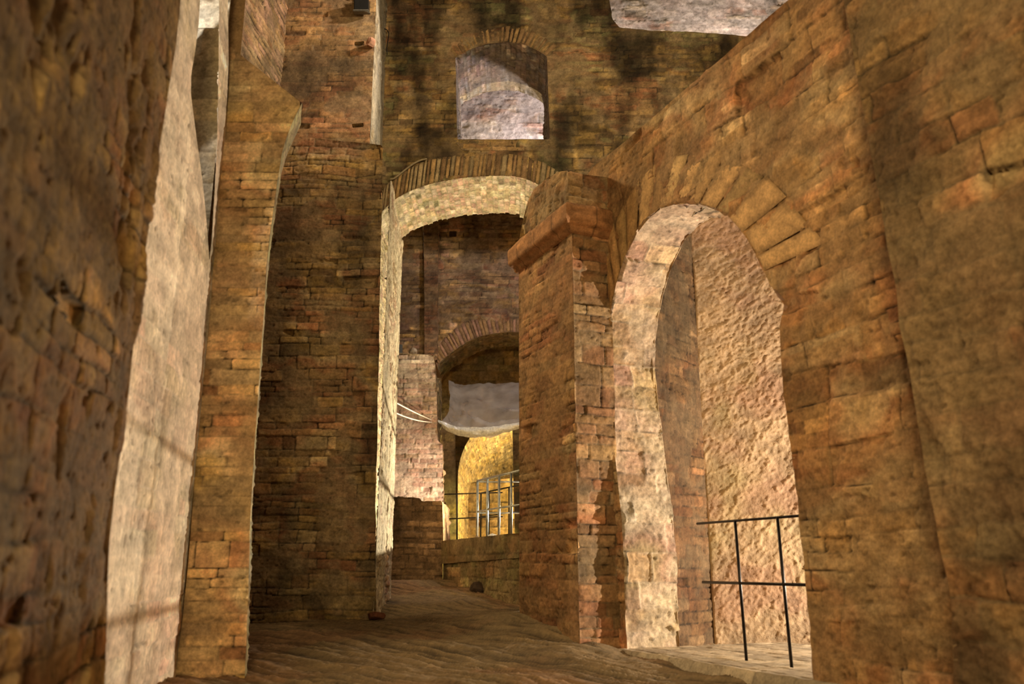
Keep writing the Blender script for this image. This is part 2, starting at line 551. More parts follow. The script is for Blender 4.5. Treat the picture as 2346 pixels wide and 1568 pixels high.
def floor_mesh():
    m = Mesh()
    res = .02
    xs = np.arange(-3.6, 2.7, res); ys = np.arange(2.6, 15.2, res)
    X, Y = np.meshgrid(xs, ys)
    Z = floor_z(X, Y)
    # strata: worn ridges of bedding bent like a bowl round the passage
    a = Y * 1.0 + .55 * X + .5 * np.sin(X * .9 + .4) + .5 * fbm(X * .8, Y * .8, 5, 3)
    b = X - .4 * Y
    w = fbm(a * 19 + 3, b * 1.2, 7, 4)
    w2 = fbm(a * 46, b * 2.4, 8, 3)
    lump = fbm(X * 2.2, Y * 2.2, 9, 4)
    Z = Z + (w - .5) * .055 + (w2 - .5) * .018 + (lump - .5) * .06 + .012 * (fbm(X * 20, Y * 20, 10, 3) - .5)
    st = _hash(np.floor(X * 4 + 3 * w), np.floor(a * 9), 3)
    base = lin((.49, .40, .28)); red = lin((.50, .35, .24)); grey = lin((.46, .42, .32))
    k1 = fbm(X * 1.2, Y * 1.2, 12, 4)[..., None]; k2 = sstep(.5, .62, fbm(X * 1.0 + 9, Y * .8, 13, 4))[..., None]
    col = base * (1 - .4 * k1) + grey * .4 * k1
    col = col * (1 - .45 * k2) + red * .45 * k2
    col = col * (.60 + .75 * w[..., None]) * (.75 + .5 * w2[..., None]) * (.88 + .24 * st[..., None])
    crack = np.maximum(sstep(.40, .30, w), sstep(.36, .26, w2) * .8)[..., None]
    col = col * (1 - .5 * crack)
    idx = np.arange(X.size).reshape(X.shape)
    f = np.stack([idx[:-1, :-1].ravel(), idx[:-1, 1:].ravel(), idx[1:, 1:].ravel(), idx[1:, :-1].ravel()], 1)
    m.add(np.stack([X, Y, Z], 2).reshape(-1, 3), f, np.clip(col, .01, .9).reshape(-1, 3))
    return m


structure(floor_mesh().build('floor', MAT_FLOOR), 'worn rock and brick floor of the passage rising towards the back')


def loop(pl, px, step=.05, amp=.012, seed=1, freq=5):
    return jitter(pl.hits(px), step, amp, seed, True, freq)


def to3(pl, uv, off=0.0):
    return [pl.at(a, b, off) for a, b in uv]


# ================================================================== LEFT FOREGROUND WALL
pl = Plane((-1.49, 3.3), (-.2, .98), False)
if pl.n[0] < 0: pl.n = -pl.n
edge = [(420, -150), (412, 20), (404, 100), (386, 210), (372, 300), (362, 360), (350, 450), (336, 560), (322, 680), (305, 800),
        (295, 900), (280, 1010), (264, 1120), (251, 1230), (247, 1320), (243, 1450), (238, 1640)]
e = pl.hits(edge)
out = jitter(e + [[e[-1][0], -.2], [-2.6, -.2], [-2.6, e[0][1]]], .05, .008, 4)
m = Mesh()
m.patch(pl, out, [], .009, masonry(seed=11, pal=BROWNS, ch=(.07, .12, .2), bw=(.15, .32), joint=.014, rough=.013, depth=.010,
                                   smear=.66, soot=.45, gouge=.045, wob=.06, jointdark=.8, cont=.6), thick=.16)
es = jitter([[a, b] for a, b in e], .04, .008, 4, False)
m.strip(to3(pl, es), -pl.n * .16, .02, masonry(seed=12, soot=.2), flip=True)
structure(m.build('wall_left', MAT_WALL), 'dark rough rubble wall filling the left foreground')

# ================================================================== LIT SIDE WALL BEHIND IT
plB = Plane((-1.75, 3.2), (-.128, .99))
if plB.n[0] < 0: plB.n = -plB.n
PALESTYLE = masonry(seed=21, pal=[((.88, .82, .70), 5), ((.82, .74, .60), 2), ((.84, .70, .60), 2)], ch=(.09, .16), bw=(.25, .5), joint=.008, depth=.006, rough=.011, smear=.8, soot=.16,
                    mortar=(.88, .80, .69), jointdark=.25, cont=.5, vstreak=.006, recess=0)
uC = plB.ucoord(-2.075, 5.6) + .02
hole = plB.hits([(480, 600), (474, 520), (466, 430), (455, 350), (444, 270), (437, 215), (438, 170), (445, 130), (455, 60), (462, -60), (466, -160),
                 (506, -160), (503, -60), (502, 0), (500, 200), (498, 320), (492, 430), (486, 540)])
hole = jitter(hole, .05, .008, 31)
m = Mesh()
zt = hole[:, 1].max() + .3
m.patch(plB, jitter([[-.2, -.2], [uC, -.2], [uC, 3.5], plB.hit(524, 140), plB.hit(522, 0), [plB.hit(524, -120)[0], zt], [-.2, zt]], .1, 0, 3), [hole], .011, PALESTYLE, thick=.3)
structure(m.build('wall_left_lit', MAT_PLASTER), 'pale plastered side wall lit from the right, behind the dark foreground wall')
# grey ashlar pier seen through the split in it
plR = Plane((-3.2, 5.42), (1, 0))
m = Mesh()
m.patch(plR, np.array([[0, .5], [3.2 - 2.05, .5], [3.2 - 2.05, zt], [0, zt]]), [], .014,
        masonry(seed=23, pal=[((.80, .76, .68), 4), ((.74, .66, .52), 3)], ch=(.16, .24), bw=(.7, 1.2), joint=.008, wob=.01, rough=.012, smear=.3, soot=.12, jointdark=.9), thick=.3)
structure(m.build('wall_left_recess', MAT_WALL), 'grey squared stone courses seen through the tall split in the lit wall')

# ================================================================== NEAR LEFT PIER with corbelled head
plC = Plane((-2.06, 5.6), (1, 0))
cpx = [(530, 108), (560, 133), (600, 164), (645, 200), (692, 236), (680, 258), (666, 288), (655, 318), (646, 348), (641, 378),
       (634, 425), (628, 470), (618, 540), (610, 620), (604, 720), (597, 820), (590, 920), (583, 1020), (578, 1110), (572, 1220), (569, 1350),
       (564, 1480), (558, 1620), (395, 1640), (403, 1540), (420, 1400), (435, 1250), (445, 1100), (455, 1000), (465, 880), (478, 760),
       (487, 640), (497, 520), (503, 430), (508, 330), (513, 200), (519, 112)]
cuv = plC.hits(cpx)
out = jitter(cuv, .05, .004, 41)
m = Mesh()
m.patch(plC, out, [], .009, masonry(seed=42, pal=[((.82, .70, .50), 5), ((.78, .64, .44), 2), ((.74, .54, .38), 1.0), ((.80, .71, .55), 4), ((.84, .70, .42), 1.6)], ch=(.055, .08, .17), bw=(.2, .42), joint=.007,
                                   wob=.012, depth=.009, rough=.007, smear=.42, soot=.05, jointdark=1.0, mortar=(.62, .52, .38)))
right = jitter(cuv[4:23], .05, .004, 43, False)
ext = np.array([-.085, .32, 0])
m.strip(to3(plC, right), ext, .02, masonry(seed=44, pal=[(GREEN, 3), (TAN, 2)], soot=.2, smear=.6, rough=.004, depth=.004), flip=True)
m.strip(to3(plC, cuv[0:5]), ext, .03, masonry(seed=45), flip=True)
m.build
o = m.build('brick_pier', MAT_WALL)
thing(o, 'tall narrow ochre brick pier flaring into a corbel at its head, nearest on the left', 'pier')

# ================================================================== MIDDLE LEFT PIER
plD = Plane((-1.46, 9.5), (1, 0))
dpx = [(480, 318), (640, 318), (700, 315), (760, 321), (820, 327), (878, 333), (877, 380), (875, 450), (872, 600), (869, 750), (866, 900),
       (862, 1100), (860, 1250), (862, 1400), (864, 1445), (480, 1480)]
duv = plD.hits(dpx)
out = jitter(duv, .06, .010, 51)
m = Mesh()
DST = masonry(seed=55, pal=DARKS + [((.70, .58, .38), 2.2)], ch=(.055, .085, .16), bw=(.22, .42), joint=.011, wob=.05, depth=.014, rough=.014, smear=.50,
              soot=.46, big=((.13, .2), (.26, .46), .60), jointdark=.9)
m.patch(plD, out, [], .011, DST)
# the pale flank that turns the corner
vec = np.array([-.10, 2.0, 0]); plDs = Plane((-1.46, 9.5), (vec[0], vec[1]))
if plDs.n[0] < 0: plDs.n = -plDs.n
fl = [(864, 1445), (862, 1400), (860, 1250), (862, 1100), (866, 900), (869, 750), (872, 600), (875, 450), (877, 380), (879, 340)]
flu = [[0.0, z] for z in [p[1] for p in plD.hits(fl)]]
rear = plDs.hits([(882, 350), (889, 380), (897, 415), (904, 440), (906, 470)])
top_u = plDs.ucoord(-1.56, 11.5)
z_rear = rear[-1][1]
poly = flu + [[min(max(a, 0), top_u), b] for a, b in rear] + [[top_u, z_rear - .02], [top_u, -.1]]
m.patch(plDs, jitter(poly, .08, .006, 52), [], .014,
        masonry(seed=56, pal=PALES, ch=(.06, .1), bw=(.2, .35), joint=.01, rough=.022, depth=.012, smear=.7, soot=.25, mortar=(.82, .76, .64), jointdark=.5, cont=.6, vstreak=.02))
# ledge on top
zl = min(p[1] for p in duv[:6]) - .03
m.add([(-4.0, 9.5, zl), (-1.56, 9.52, zl), (-1.84, 9.93, zl), (-4.0, 9.93, zl)], [[0, 1, 2, 3]], np.tile(lin(BROWN), (4, 1)))
thing(m.build('brick_pier', MAT_WALL), 'broad dark brick pier with a bright pale flank, standing behind the narrow corbelled pier', 'pier')

# wall above it, set back
plD2 = Plane((-1.8, 9.9), (1, 0))
d2 = plD2.hits([(480, -160), (866, -160), (862, 0), (858, 100), (852, 220), (847, 335), (480, 335)])
holes = [plD2.hits([(812, 96), (834, 94), (834, 104), (812, 105)]), plD2.hits([(806, 284), (832, 282), (833, 291), (808, 293)])]
m = Mesh()
m.patch(plD2, jitter(d2, .06, .008, 61), [np.array(h) for h in holes], .016,
        masonry(seed=62, pal=[(BROWN, 4), (RED, 2.2), (OCHRE, 3), (DARK, 1)], ch=(.06, .085), bw=(.22, .36), joint=.009, rough=.010, depth=.008, smear=.55, soot=.50, jointdark=.8))
for h in holes:
    m.strip([plD2.at(a, b) for a, b in h + [h[0]]], -plD2.n * .2, .05, masonry(seed=3))
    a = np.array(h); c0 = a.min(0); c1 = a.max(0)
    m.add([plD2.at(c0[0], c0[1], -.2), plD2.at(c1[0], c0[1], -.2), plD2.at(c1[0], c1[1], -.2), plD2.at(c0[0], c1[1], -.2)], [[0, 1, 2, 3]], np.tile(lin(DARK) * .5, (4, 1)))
sidep = jitter([plD2.at(*p) for p in d2[1:6]], .06, .006, 63, False)
m.strip(sidep, [-.11, 1.6, 0], .02, masonry(seed=64, pal=[(GREY, 3), (TAN, 2), (PALE, 2)], ch=(.07, .1), bw=(.2, .3), smear=.7, soot=.25, rough=.016, mortar=(.74, .70, .62)), flip=True)
structure(m.build('wall_left_upper', MAT_WALL), 'brown stained brick wall above the broad pier with a grey-white lit edge')

# side wall of the upper left bay (diagonal pinkish courses)
plV = Plane((-3.12, 8.0), (.07, 1.0))
if plV.n[0] < 0: plV.n = -plV.n
m = Mesh()
m.patch(plV, np.array([[-.1, -.1], [2.2, -.1], [2.2, 9.2], [-.1, 9.2]]), [], .02,
        masonry(seed=71, pal=PINKS, ch=(.06, .085), bw=(.22, .32), joint=.011, wob=.01, soot=.3, smear=.3, jointdark=.9), thick=.3)
structure(m.build('wall_left_vault', MAT_WALL), 'pinkish brick side wall high behind the corbel of the narrow pier')

# ================================================================== REAR CROSS WALL with window and arch
plE = Plane((0, 11.5), (1, 0))
arch_px = smooth_curve([(862, 500), (905, 457), (960, 430), (1020, 414), (1080, 406), (1140, 403), (1190, 406), (1235, 424), (1275, 455), (1310, 500)])
aE = plE.hits(arch_px)
bot = -.2
archE = [[aE[0][0], bot]] + aE + [[aE[-1][0], bot]]
archE_j = [list(archE[0])] + [list(p) for p in jitter(archE[1:-1], .05, .010, 81, False, 9)] + [list(archE[-1])]
win_px = [(1048, 319), (1045, 225), (1043, 132)] + smooth_curve([(1043, 132), (1086, 110), (1121, 100), (1159, 97), (1194, 101), (1226, 113), (1253, 129)])[1:] + [(1256, 220), (1260, 319)]
winE = jitter(plE.hits(win_px), .05, .008, 82)
outE = plE.hits([(700, 1300), (700, -220), (1385, -220), (1393, -20), (1402, 40), (1420, 64), (1480, 70), (1560, 72), (1640, 76), (1720, 84), (1800, 92), (2050, 96), (2050, 1300)])
small = [plE.hits([(1196, 340), (1097, 342)])]
m = Mesh()
EST = masonry(seed=85, pal=DARKS + [(GREEN, .8), (TAN, 1.5)], ch=(.06, .09, .14), bw=(.2, .36), joint=.010, wob=.03, depth=.012, rough=.012, smear=.50, soot=.68,
              big=((.12, .2), (.24, .5), .62), jointdark=.8)
m.patch(plE, jitter(outE, .06, .02, 83), [np.array(archE_j), winE], .017, EST, thick=1.35)
m.strip([plE.at(a, b) for a, b in archE_j], [0, 1.36, 0], .013,
        masonry(seed=86, pal=[(PALE, 4), (TAN, 3), (PINK, 2), (GREEN, .6)], ch=(.075, .095), bw=(.12, .15), joint=.012, wob=.006, depth=.016, rough=.006, smear=.25, soot=.12, jointdark=.4, mortar=(.66, .62, .46)), flip=False)
wl = [plE.at(a, b) for a, b in winE]; wl.append(wl[0])
m.strip(wl, [0, 1.36, 0], .02, masonry(seed=87, pal=[(TAN, 3), (GREY, 2), (PINK, 2)], ch=(.07, .09), bw=(.14, .3), joint=.012, rough=.012, smear=.4, soot=.2), flip=False)
top_strip = [plE.at(a, b) for a, b in outE[2:12]]
wallE = structure(m.build('wall_back', MAT_WALL), 'tall stained brick cross wall pierced by a window above a wide arch')
# voussoir rings as parts of the wall
ring_out = plE.hits(smooth_curve([(870, 440), (897, 412), (930, 390), (975, 368), (1030, 358), (1100, 352), (1170, 352), (1230, 366), (1285, 392), (1330, 430)]))
m = Mesh()
m.voussoirs(plE, aE, ring_out, 46, .012, [(BROWN, 3), (OCHRE, 3), (DARK, 1), (TAN, 2)], 88, gap=.014, sub=4)
m.build('arch_ring', MAT_WALL, wallE)
wr_in = plE.hits(smooth_curve([(1043, 132), (1086, 110), (1121, 100), (1159, 97), (1194, 101), (1226, 113), (1253, 129)]))
wr_out = plE.hits(smooth_curve([(1022, 108), (1070, 78), (1110, 66), (1159, 60), (1200, 66), (1240, 80), (1278, 106)]))
m = Mesh(); m.voussoirs(plE, wr_in, wr_out, 24, .004, [(BROWN, 3), (OCHRE, 2), (DARK, 2)], 89, gap=.014, sub=3)
m.build('window_arch_ring', MAT_WALL, wallE)
# sill and shallow frame of the window
m = Mesh()
sill = plE.hits([(1040, 322), (1263, 322), (1266, 340), (1240, 346), (1060, 346)])
m.patch(plE, jitter(sill, .04, .006, 90), [], .02, masonry(seed=91, pal=[(OCHRE, 2), (BROWN, 2)], ch=(.07, .1), bw=(.3, .5)), off=.006)
m.build('window_sill', MAT_WALL, wallE)

# pale wall behind the window and above the broken top of the cross wall
plP = Plane((0, 14.4), (1, 0))
m = Mesh()
m.patch(plP, np.array([[-2.0, 7.3], [9.5, 7.3], [9.5, 14.5], [-2.0, 14.5]]), [], .022,
        masonry(seed=95, pal=[(PALE, 3), (GREY, 3), (PINK, 2)], ch=(.06, .09, .16), bw=(.2, .34), joint=.008, smear=.72, soot=.2, rough=.02, mortar=(.78, .74, .70)), thick=.3)
structure(m.build('wall_back_pale', MAT_WALL), 'pale grey-white wall beyond the window opening')

# ================================================================== FAR WALL seen through the arch
plG = Plane((0, 17.0), (1, 0))
gfr = smooth_curve([(1002, 860), (1004, 835), (1041, 803), (1080, 779), (1121, 766), (1183, 761), (1240, 770), (1290, 800), (1320, 850)])
gh = plG.hits(gfr); ghole = [[gh[0][0], -.2]] + gh + [[gh[-1][0], -.2]]
g_out = plG.hits([(800, 400), (1400, 400), (1400, 1300), (800, 1300)])
sq = np.array(plG.hits([(1029, 530), (1046, 530), (1046, 543), (1029, 543)]))
m = Mesh()
GST = masonry(seed=101, pal=DARKS + [(TAN, 3), (PINK, 1)], ch=(.07, .10, .16), bw=(.2, .36), joint=.011, wob=.03, rough=.014, smear=.40, soot=.42,
              big=((.13, .22), (.28, .5), .6), jointdark=.8)
m.patch(plG, np.array(g_out), [np.array(ghole), sq], .022, GST, thick=1.2)
m.strip([plG.at(a, b) for a, b in ghole], [0, 1.2, 0], .03, masonry(seed=102, pal=[(GREEN, 3), (TAN, 2), (YELL, 2)], ch=(.08, .1), bw=(.14, .2), soot=.1), flip=False)
wallG = structure(m.build('wall_far', MAT_WALL), 'far brown brick wall seen through the wide arch, with a second arch at its foot')
m = Mesh()
gro = plG.hits(smooth_curve([(985, 830), (1000, 800), (1030, 764), (1073, 737), (1121, 729), (1182, 729), (1240, 738), (1300, 770), (1340, 830)]))
m.voussoirs(plG, gh[4:], gro, 52, .008, [((.64, .50, .39), 3), (BROWN, 2), (OCHRE, 2)], 103, gap=.010, sub=3)
m.build('arch_ring', MAT_WALL, wallG)
m = Mesh()
pil = plG.hits([(972, 420), (1006, 420), (1003, 830), (974, 830)])
m.patch(plG, jitter(pil, .08, .01, 104), [], .025, masonry(seed=105, pal=[(BROWN, 3), (RED, 1), (OCHRE, 2), (TAN, 1)], ch=(.07, .09), bw=(.16, .3), soot=.3), off=.12)
uu = np.array(pil); m.strip([plG.at(uu[0, 0], uu[0, 1], .12), plG.at(uu[3, 0], uu[3, 1], .12)], [0, .14, 0], .04, masonry(seed=7))
m.strip([plG.at(uu[1, 0], uu[1, 1], .12), plG.at(uu[2, 0], uu[2, 1], .12)], [0, .14, 0], .04, masonry(seed=8), flip=True)
m.build('pilaster', MAT_WALL, wallG)

# --- yellow chamber behind the second arch
YST = masonry(seed=111, pal=YELLS, ch=(.07, .1, .2), bw=(.2, .36), joint=.01, smear=.35, soot=.1, rough=.012, big=((.2, .3), (.3, .5), .62), jointdark=.6)
plX = Plane((0, 25.5), (1, 0))
m = Mesh()
m.patch(plX, np.array([[-2.6, -.2], [4.2, -.2], [4.2, 6.5], [-2.6, 6.5]]), [], .035, YST)
chamber = structure(m.build('wall_chamber_back', MAT_WALL), 'yellow lit back wall of the chamber beyond the second arch')
plY = Plane((0, 19.0), (1, 0))
# screen wall with tall opening
zb = 0.3
hh = plY.hits([(1046, 1260), (1044, 1100), (1043, 1000), (1046, 985), (1174, 985), (1176, 1100), (1180, 1260)])
m = Mesh()
m.patch(plY, np.array([[-2.2, -.2], [2.6, -.2], [2.6, 5.6], [-2.2, 5.6]]), [np.array(hh + [])], .03, masonry(seed=113, pal=[(GREEN, 3), (YELL, 3), (TAN, 1)], ch=(.12, .24), bw=(.2, .34), soot=.25, rough=.02))
structure(m.build('wall_chamber_front', MAT_WALL), 'yellow-green masonry framing the chamber opening')
# barrel vault inside, axis running to the left-back
m = Mesh()
n = 40; vs = []
ctr = plY.hit(1085, 1130)
arcp = []
arcp.append(np.array([-1.20, 19.2, -.2]))
for k in range(n + 1):
    a = math.radians(180 - 98 * k / n)
    arcp.append(np.array([1.15 + 2.35 * math.cos(a), 19.2, 2.6 + 1.9 * math.sin(a)]))
m.strip(arcp, [.3, 6.4, -.9], .03, masonry(seed=115, pal=[(YELL, 4), (OCHRE, 2), (TAN, 2)], ch=(.06, .08), bw=(.2, .3), joint=.012, rough=.016, smear=.3, soot=.1, jointdark=.8), flip=False)
structure(m.build('ceiling', MAT_WALL), 'yellow brick barrel vault inside the far chamber')

plY2 = Plane((0, 21.6), (1, 0))
m = Mesh()
m.patch(plY2, jitter(plY2.hits([(1058, 1112), (1090, 1104), (1130, 1100), (1200, 1094), (1260, 1094), (1260, 1300), (1058, 1300)]), .08, .015, 118), [], .03,
        masonry(seed=119, pal=[(YELL, 3), (OCHRE, 3), (BROWN, 2)], ch=(.18, .3), bw=(.22, .4), joint=.02, rough=.02, smear=.2, soot=.35, jointdark=1.0), thick=.5)
structure(m.build('wall_chamber_low', MAT_WALL), 'low wall of rounded yellow-brown blocks inside the lit chamber')

# --- pale block at the left of the second arch
plK1 = Plane((0, 15.0), (1, 0))
k1 = plK1.hits([(820, 806), (915, 809), (960, 812), (992, 815), (997, 835), (1000, 900), (1001, 965), (1003, 1012), (1014, 1018), (1015, 1080), (1016, 1150), (820, 1200)])
m = Mesh()
m.patch(plK1, jitter(k1, .06, .010, 121), [], .017, masonry(seed=122, pal=[(PALE, 4), (PINK, 3), (TAN, 3)], ch=(.075, .095), bw=(.2, .3), joint=.012, wob=.02, smear=.4, soot=.22, rough=.012, mortar=(.74, .68, .58), jointdark=.5))
kk = k1[3:11]
m.strip([plK1.at(a, b) for a, b in kk], [-.15, 1.9, 0], .04, masonry(seed=123, pal=[(BROWN, 2), (OCHRE, 2)]), flip=True)
m.add([plK1.at(*k1[0]), plK1.at(*k1[3]), plK1.at(k1[3][0], k1[3][1], -1.9), plK1.at(k1[0][0], k1[0][1], -1.9)], [[0, 1, 2, 3]], np.tile(lin(BROWN), (4, 1)))
thing(m.build('masonry_block', MAT_WALL), 'pale pinkish brick block standing left of the hung plastic sheet', 'wall block')

# --- low wall in front of it, its shade painted in
plK2 = Plane((0, 13.6), (1, 0))
k2 = plK2.hits([(820, 1136), (897, 1139), (960, 1142), (966, 1150), (1010, 1148), (1014, 1152), (1015, 1242), (1014, 1350), (820, 1370)])
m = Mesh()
m.patch(plK2, jitter(k2, .05, .008, 131), [], .016, masonry(seed=132, pal=[(DARK, 4), (BROWN, 2)], ch=(.07, .1, .15), bw=(.2, .4), smear=.5, soot=.75, rough=.016, mortar=(.40, .32, .23)))  # dark palette and heavy soot stand in for shade from the parapet
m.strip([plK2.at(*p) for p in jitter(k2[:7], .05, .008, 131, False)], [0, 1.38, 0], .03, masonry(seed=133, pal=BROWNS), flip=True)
thing(m.build('low_wall', MAT_WALL), 'brown brick low wall with shade in its colour at the end of the passage, under the pale block', 'wall block')

# --- parapet carrying the railing
A = np.array([-1.055, 13.6]); plR2 = Plane(A, -FD)
zp = 1.03
Lp = 3.35
m = Mesh()
top = [[0, zp], [Lp, zp + .02]]
m.patch(plR2, jitter([[0, .2], [0, zp], [Lp, zp + .02], [Lp, -.1]], .06, .006, 141), [], .015,
        masonry(seed=142, pal=[(TAN, 3), (GREEN, 1.5), (BROWN, 3), (DARK, 1)], ch=(.14, .2), bw=(.3, .5), smear=.5, soot=.35, rough=.025, gouge=.03))
tp = [plR2.at(0, zp), plR2.at(Lp, zp + .02)]
m.strip(tp, -plR2.n * 1.1, .04, masonry(seed=143, pal=[(TAN, 3), (BROWN, 2)], rough=.006), flip=True)
thing(m.build('parapet', MAT_WALL), 'low stone parapet under the silvery railing at the back', 'parapet')
m = Mesh()
m.patch(plR2, jitter([[0, zp - .33], [0, zp + .012], [Lp, zp + .03], [Lp, zp - .26], [1.6, zp - .30]], .05, .006, 145), [], .02,
        masonry(seed=146, pal=[(TAN, 3), (BROWN, 2), (GREEN, 1)], ch=(.4, .45), bw=(.6, .9), wob=.01, smear=.5, soot=.4, rough=.008), off=.035)
m.build('parapet_facing', MAT_WALL, bpy.data.objects['parapet'])

# ================================================================== RIGHT WALL with the tall arch
plF = Plane((1.69, 5.0), FD)
if plF.n @ np.array([-1, -1, 0]) < 0: plF.n = -plF.n
ztop = plF.hit(1560, 213)[1]
opening = [(1439, 1475), (1432, 1380), (1430, 1300), (1425, 1200), (1415, 1100), (1405, 1000), (1395, 900), (1388, 830), (1390, 770),
           (1398, 710), (1411, 650), (1430, 592), (1453, 540), (1480, 502), (1515, 476), (1560, 466), (1600, 468), (1640, 480), (1675, 501), (1705, 536),
           (1730, 580), (1750, 622), (1772, 665), (1796, 703), (1787, 745), (1790, 850), (1797, 925), (1806, 1000), (1822, 1100), (1830, 1200), (1842, 1300), (1852, 1400), (1862, 1530)]
of = plF.hits(opening)
zs = .05
of[0][1] = zs - .15; of[-1][1] = zs - .15
ofj = [list(p) for p in jitter(of, .03, .016, 151, False, 9)]
uJ = plF.ucoord(.832, 7.0) + .02
topl = [[-4.2, ztop], [plF.hit(1400, 352)[0], ztop + .0]] + plF.hits([(1370, 372), (1345, 400), (1322, 425), (1305, 455)])
outF = jitter([[-4.2, -.2], [-4.2, ztop]] + topl[1:] + [[topl[-1][0], -.2]], .05, .012, 152)
m = Mesh()
FST = masonry(seed=155, pal=[((.76, .60, .40), 5), ((.66, .50, .32), 3), ((.68, .46, .30), 1.0), ((.74, .63, .46), 2), ((.74, .56, .34), 3)], ch=(.07, .11, .2), bw=(.2, .42), joint=.009, wob=.05, depth=.014, rough=.016, smear=.50,
              soot=.16, gouge=.02, big=((.16, .26), (.3, .5), .50), jointdark=1.0, cont=.7, mortar=(.60, .48, .33))
m.patch(plF, outF, [np.array(ofj)], .010, FST, thick=.47)
FR = masonry(seed=156, pal=[(PALE, 3), (PINK, 4), (TAN, 3), (OCHRE, 1)], ch=(.16, .24), bw=(.3, .5), joint=.010, wob=.012, depth=.012, rough=.020, smear=.5, soot=.1, mortar=(.74, .66, .55), jointdark=.8, cont=.7)
m.strip([plF.at(a, b) for a, b in ofj], -plF.n * .48, .012, FR, flip=False)
wallF = structure(m.build('wall_right', MAT_WALL), 'long ochre stone wall on the right with a level top and a tall round arch')
m = Mesh()
inn = plF.hits(smooth_curve([(1390, 770), (1398, 710), (1411, 650), (1430, 592), (1453, 540), (1480, 502), (1515, 476), (1560, 466), (1600, 468), (1640, 480), (1675, 501), (1705, 536), (1730, 580), (1752, 622)], 4))
outr = plF.hits(smooth_curve([(1378, 700), (1380, 640), (1386, 580), (1400, 520), (1425, 470), (1450, 425), (1480, 390), (1530, 362), (1590, 352), (1660, 360), (1730, 385), (1790, 440), (1840, 500), (1890, 560)], 4))
inn[0][0] = min(inn[0][0], uJ - .01)
m.voussoirs(plF, inn, outr, 15, .003, [((.76, .60, .40), 4), ((.74, .60, .40), 2), ((.70, .54, .35), 2)], 157, gap=.016, sub=7, wobble=.006)
m.build('arch_ring', MAT_WALL, wallF)
# sill slab
m = Mesh()
ua, ub = of[-1][0] - .25, of[0][0] + .05
plS = plF
nu = 180; nw = 90
U = np.linspace(ua, ub, nu); Wd = np.linspace(-.10, 1.5, nw)
UU, WW = np.meshgrid(U, Wd)
lay, ii, cc = layout(UU.ravel(), WW.ravel(), 163, (.16, .24), (.2, .32), .01, .01)
stn = sstep(-.002, .012, lay)
hz = zs + .0 + .008 * (stn - 1) + .012 * (fbm(UU.ravel() * 9, WW.ravel() * 9, 164, 3) - .5)
edgefall = sstep(.0, .05, WW.ravel() + .10 + .05 * (fbm(UU.ravel() * 3, WW.ravel() * 0, 165, 3) - .5))
hz = hz - .10 * (1 - edgefall)
colS = lin((.70, .63, .52)) * ((.7 + .5 * _hash(ii, cc, 5)) * (.55 + .45 * stn))[:, None]
P = plF.p + UU.ravel()[:, None] * plF.u - WW.ravel()[:, None] * plF.n + hz[:, None] * np.array([0, 0, 1.0])
idx = np.arange(nu * nw).reshape(nw, nu)
m.add(P, np.stack([idx[:-1, :-1].ravel(), idx[1:, :-1].ravel(), idx[1:, 1:].ravel(), idx[:-1, 1:].ravel()], 1), colS)
m.build('arch_sill', MAT_WALL, wallF)

# alcove behind the arch
s0 = np.array([.832, 7.0]) - FN * .45
s0 = s0 + FD * .14
plM = Plane(s0, np.array([1.80, 8.06]) - s0)
if plM.n @ np.array([1, -1, 0]) < 0: plM.n = -plM.n
LM = np.linalg.norm(np.array([1.80, 8.06]) - s0)
m = Mesh()
m.patch(plM, np.array([[-.1, -.2], [LM, -.2], [LM, 4.15], [-.1, 4.15]]), [], .014, masonry(seed=171, pal=[((.44, .34, .22), 4), ((.43, .29, .18), 1.5), ((.46, .38, .27), 2)], ch=(.07, .12), bw=(.2, .34), joint=.008, rough=.016, smear=.6, soot=.25, mortar=(.38, .31, .22), jointdark=.8, vstreak=.02))
plM2 = Plane(s0 - FD * .02, FD); plM2.n = plF.n.copy()
m.patch(plM2, np.array([[-.05, -.2], [.55, -.2], [.55, 4.15], [-.05, 4.15]]), [], .02, masonry(seed=172, pal=[(OCHRE, 4), (TAN, 2)], soot=.1))
structure(m.build('wall_alcove_side', MAT_WALL), 'narrow brown brick side wall inside the right arch')
plK = Plane((1.80, 8.06), (.95, -.24))
if plK.n[1] > 0: plK.n = -plK.n


def plaster(seed):
    def st(u, v):
        wu = u + .10 * fbm(u * 3, v * 3, seed + 1, 3); wv = v + .12 * fbm(u * 2.5 + 9, v * 2.5, seed + 2, 3)
        r1 = 1 - np.abs(2 * fbm(wu * 5 + wv * 2, wv * 9 - wu * 5, seed, 4, .55) - 1)
        r2 = 1 - np.abs(2 * fbm(wu * 17 + wv * 5, wv * 22 - wu * 9, seed + 7, 3, .6) - 1)
        c = fbm(u * 1.5, v * 1.5, seed + 9, 3); d = fbm(u * 30, v * 34, seed + 12, 3)
        h = .009 * r1 ** 5 + .006 * r2 ** 4 + .04 * (c - .5) + .006 * (d - .5)
        a = fbm(u * 4, v * 5, seed + 13, 5, .6)
        col = lin((.68, .57, .44)) * (.62 + .75 * a)[:, None] * (.82 + .36 * d)[:, None]
        k = sstep(.45, .65, fbm(u * 1.7, v * 2.3, seed + 3, 4))[:, None]
        col = col * (1 - .6 * k) + lin((.62, .47, .37)) * .6 * k
        g = sstep(.5, .66, fbm(u * 1.4 + 5, v * .9, seed + 4, 4))[:, None]
        col = col * (1 - .5 * g) + lin((.60, .54, .36)) * .5 * g
        col = col * (1 + .35 * (r1 ** 6 + r2 ** 6 * .5))[:, None]
        return h, col
    return st


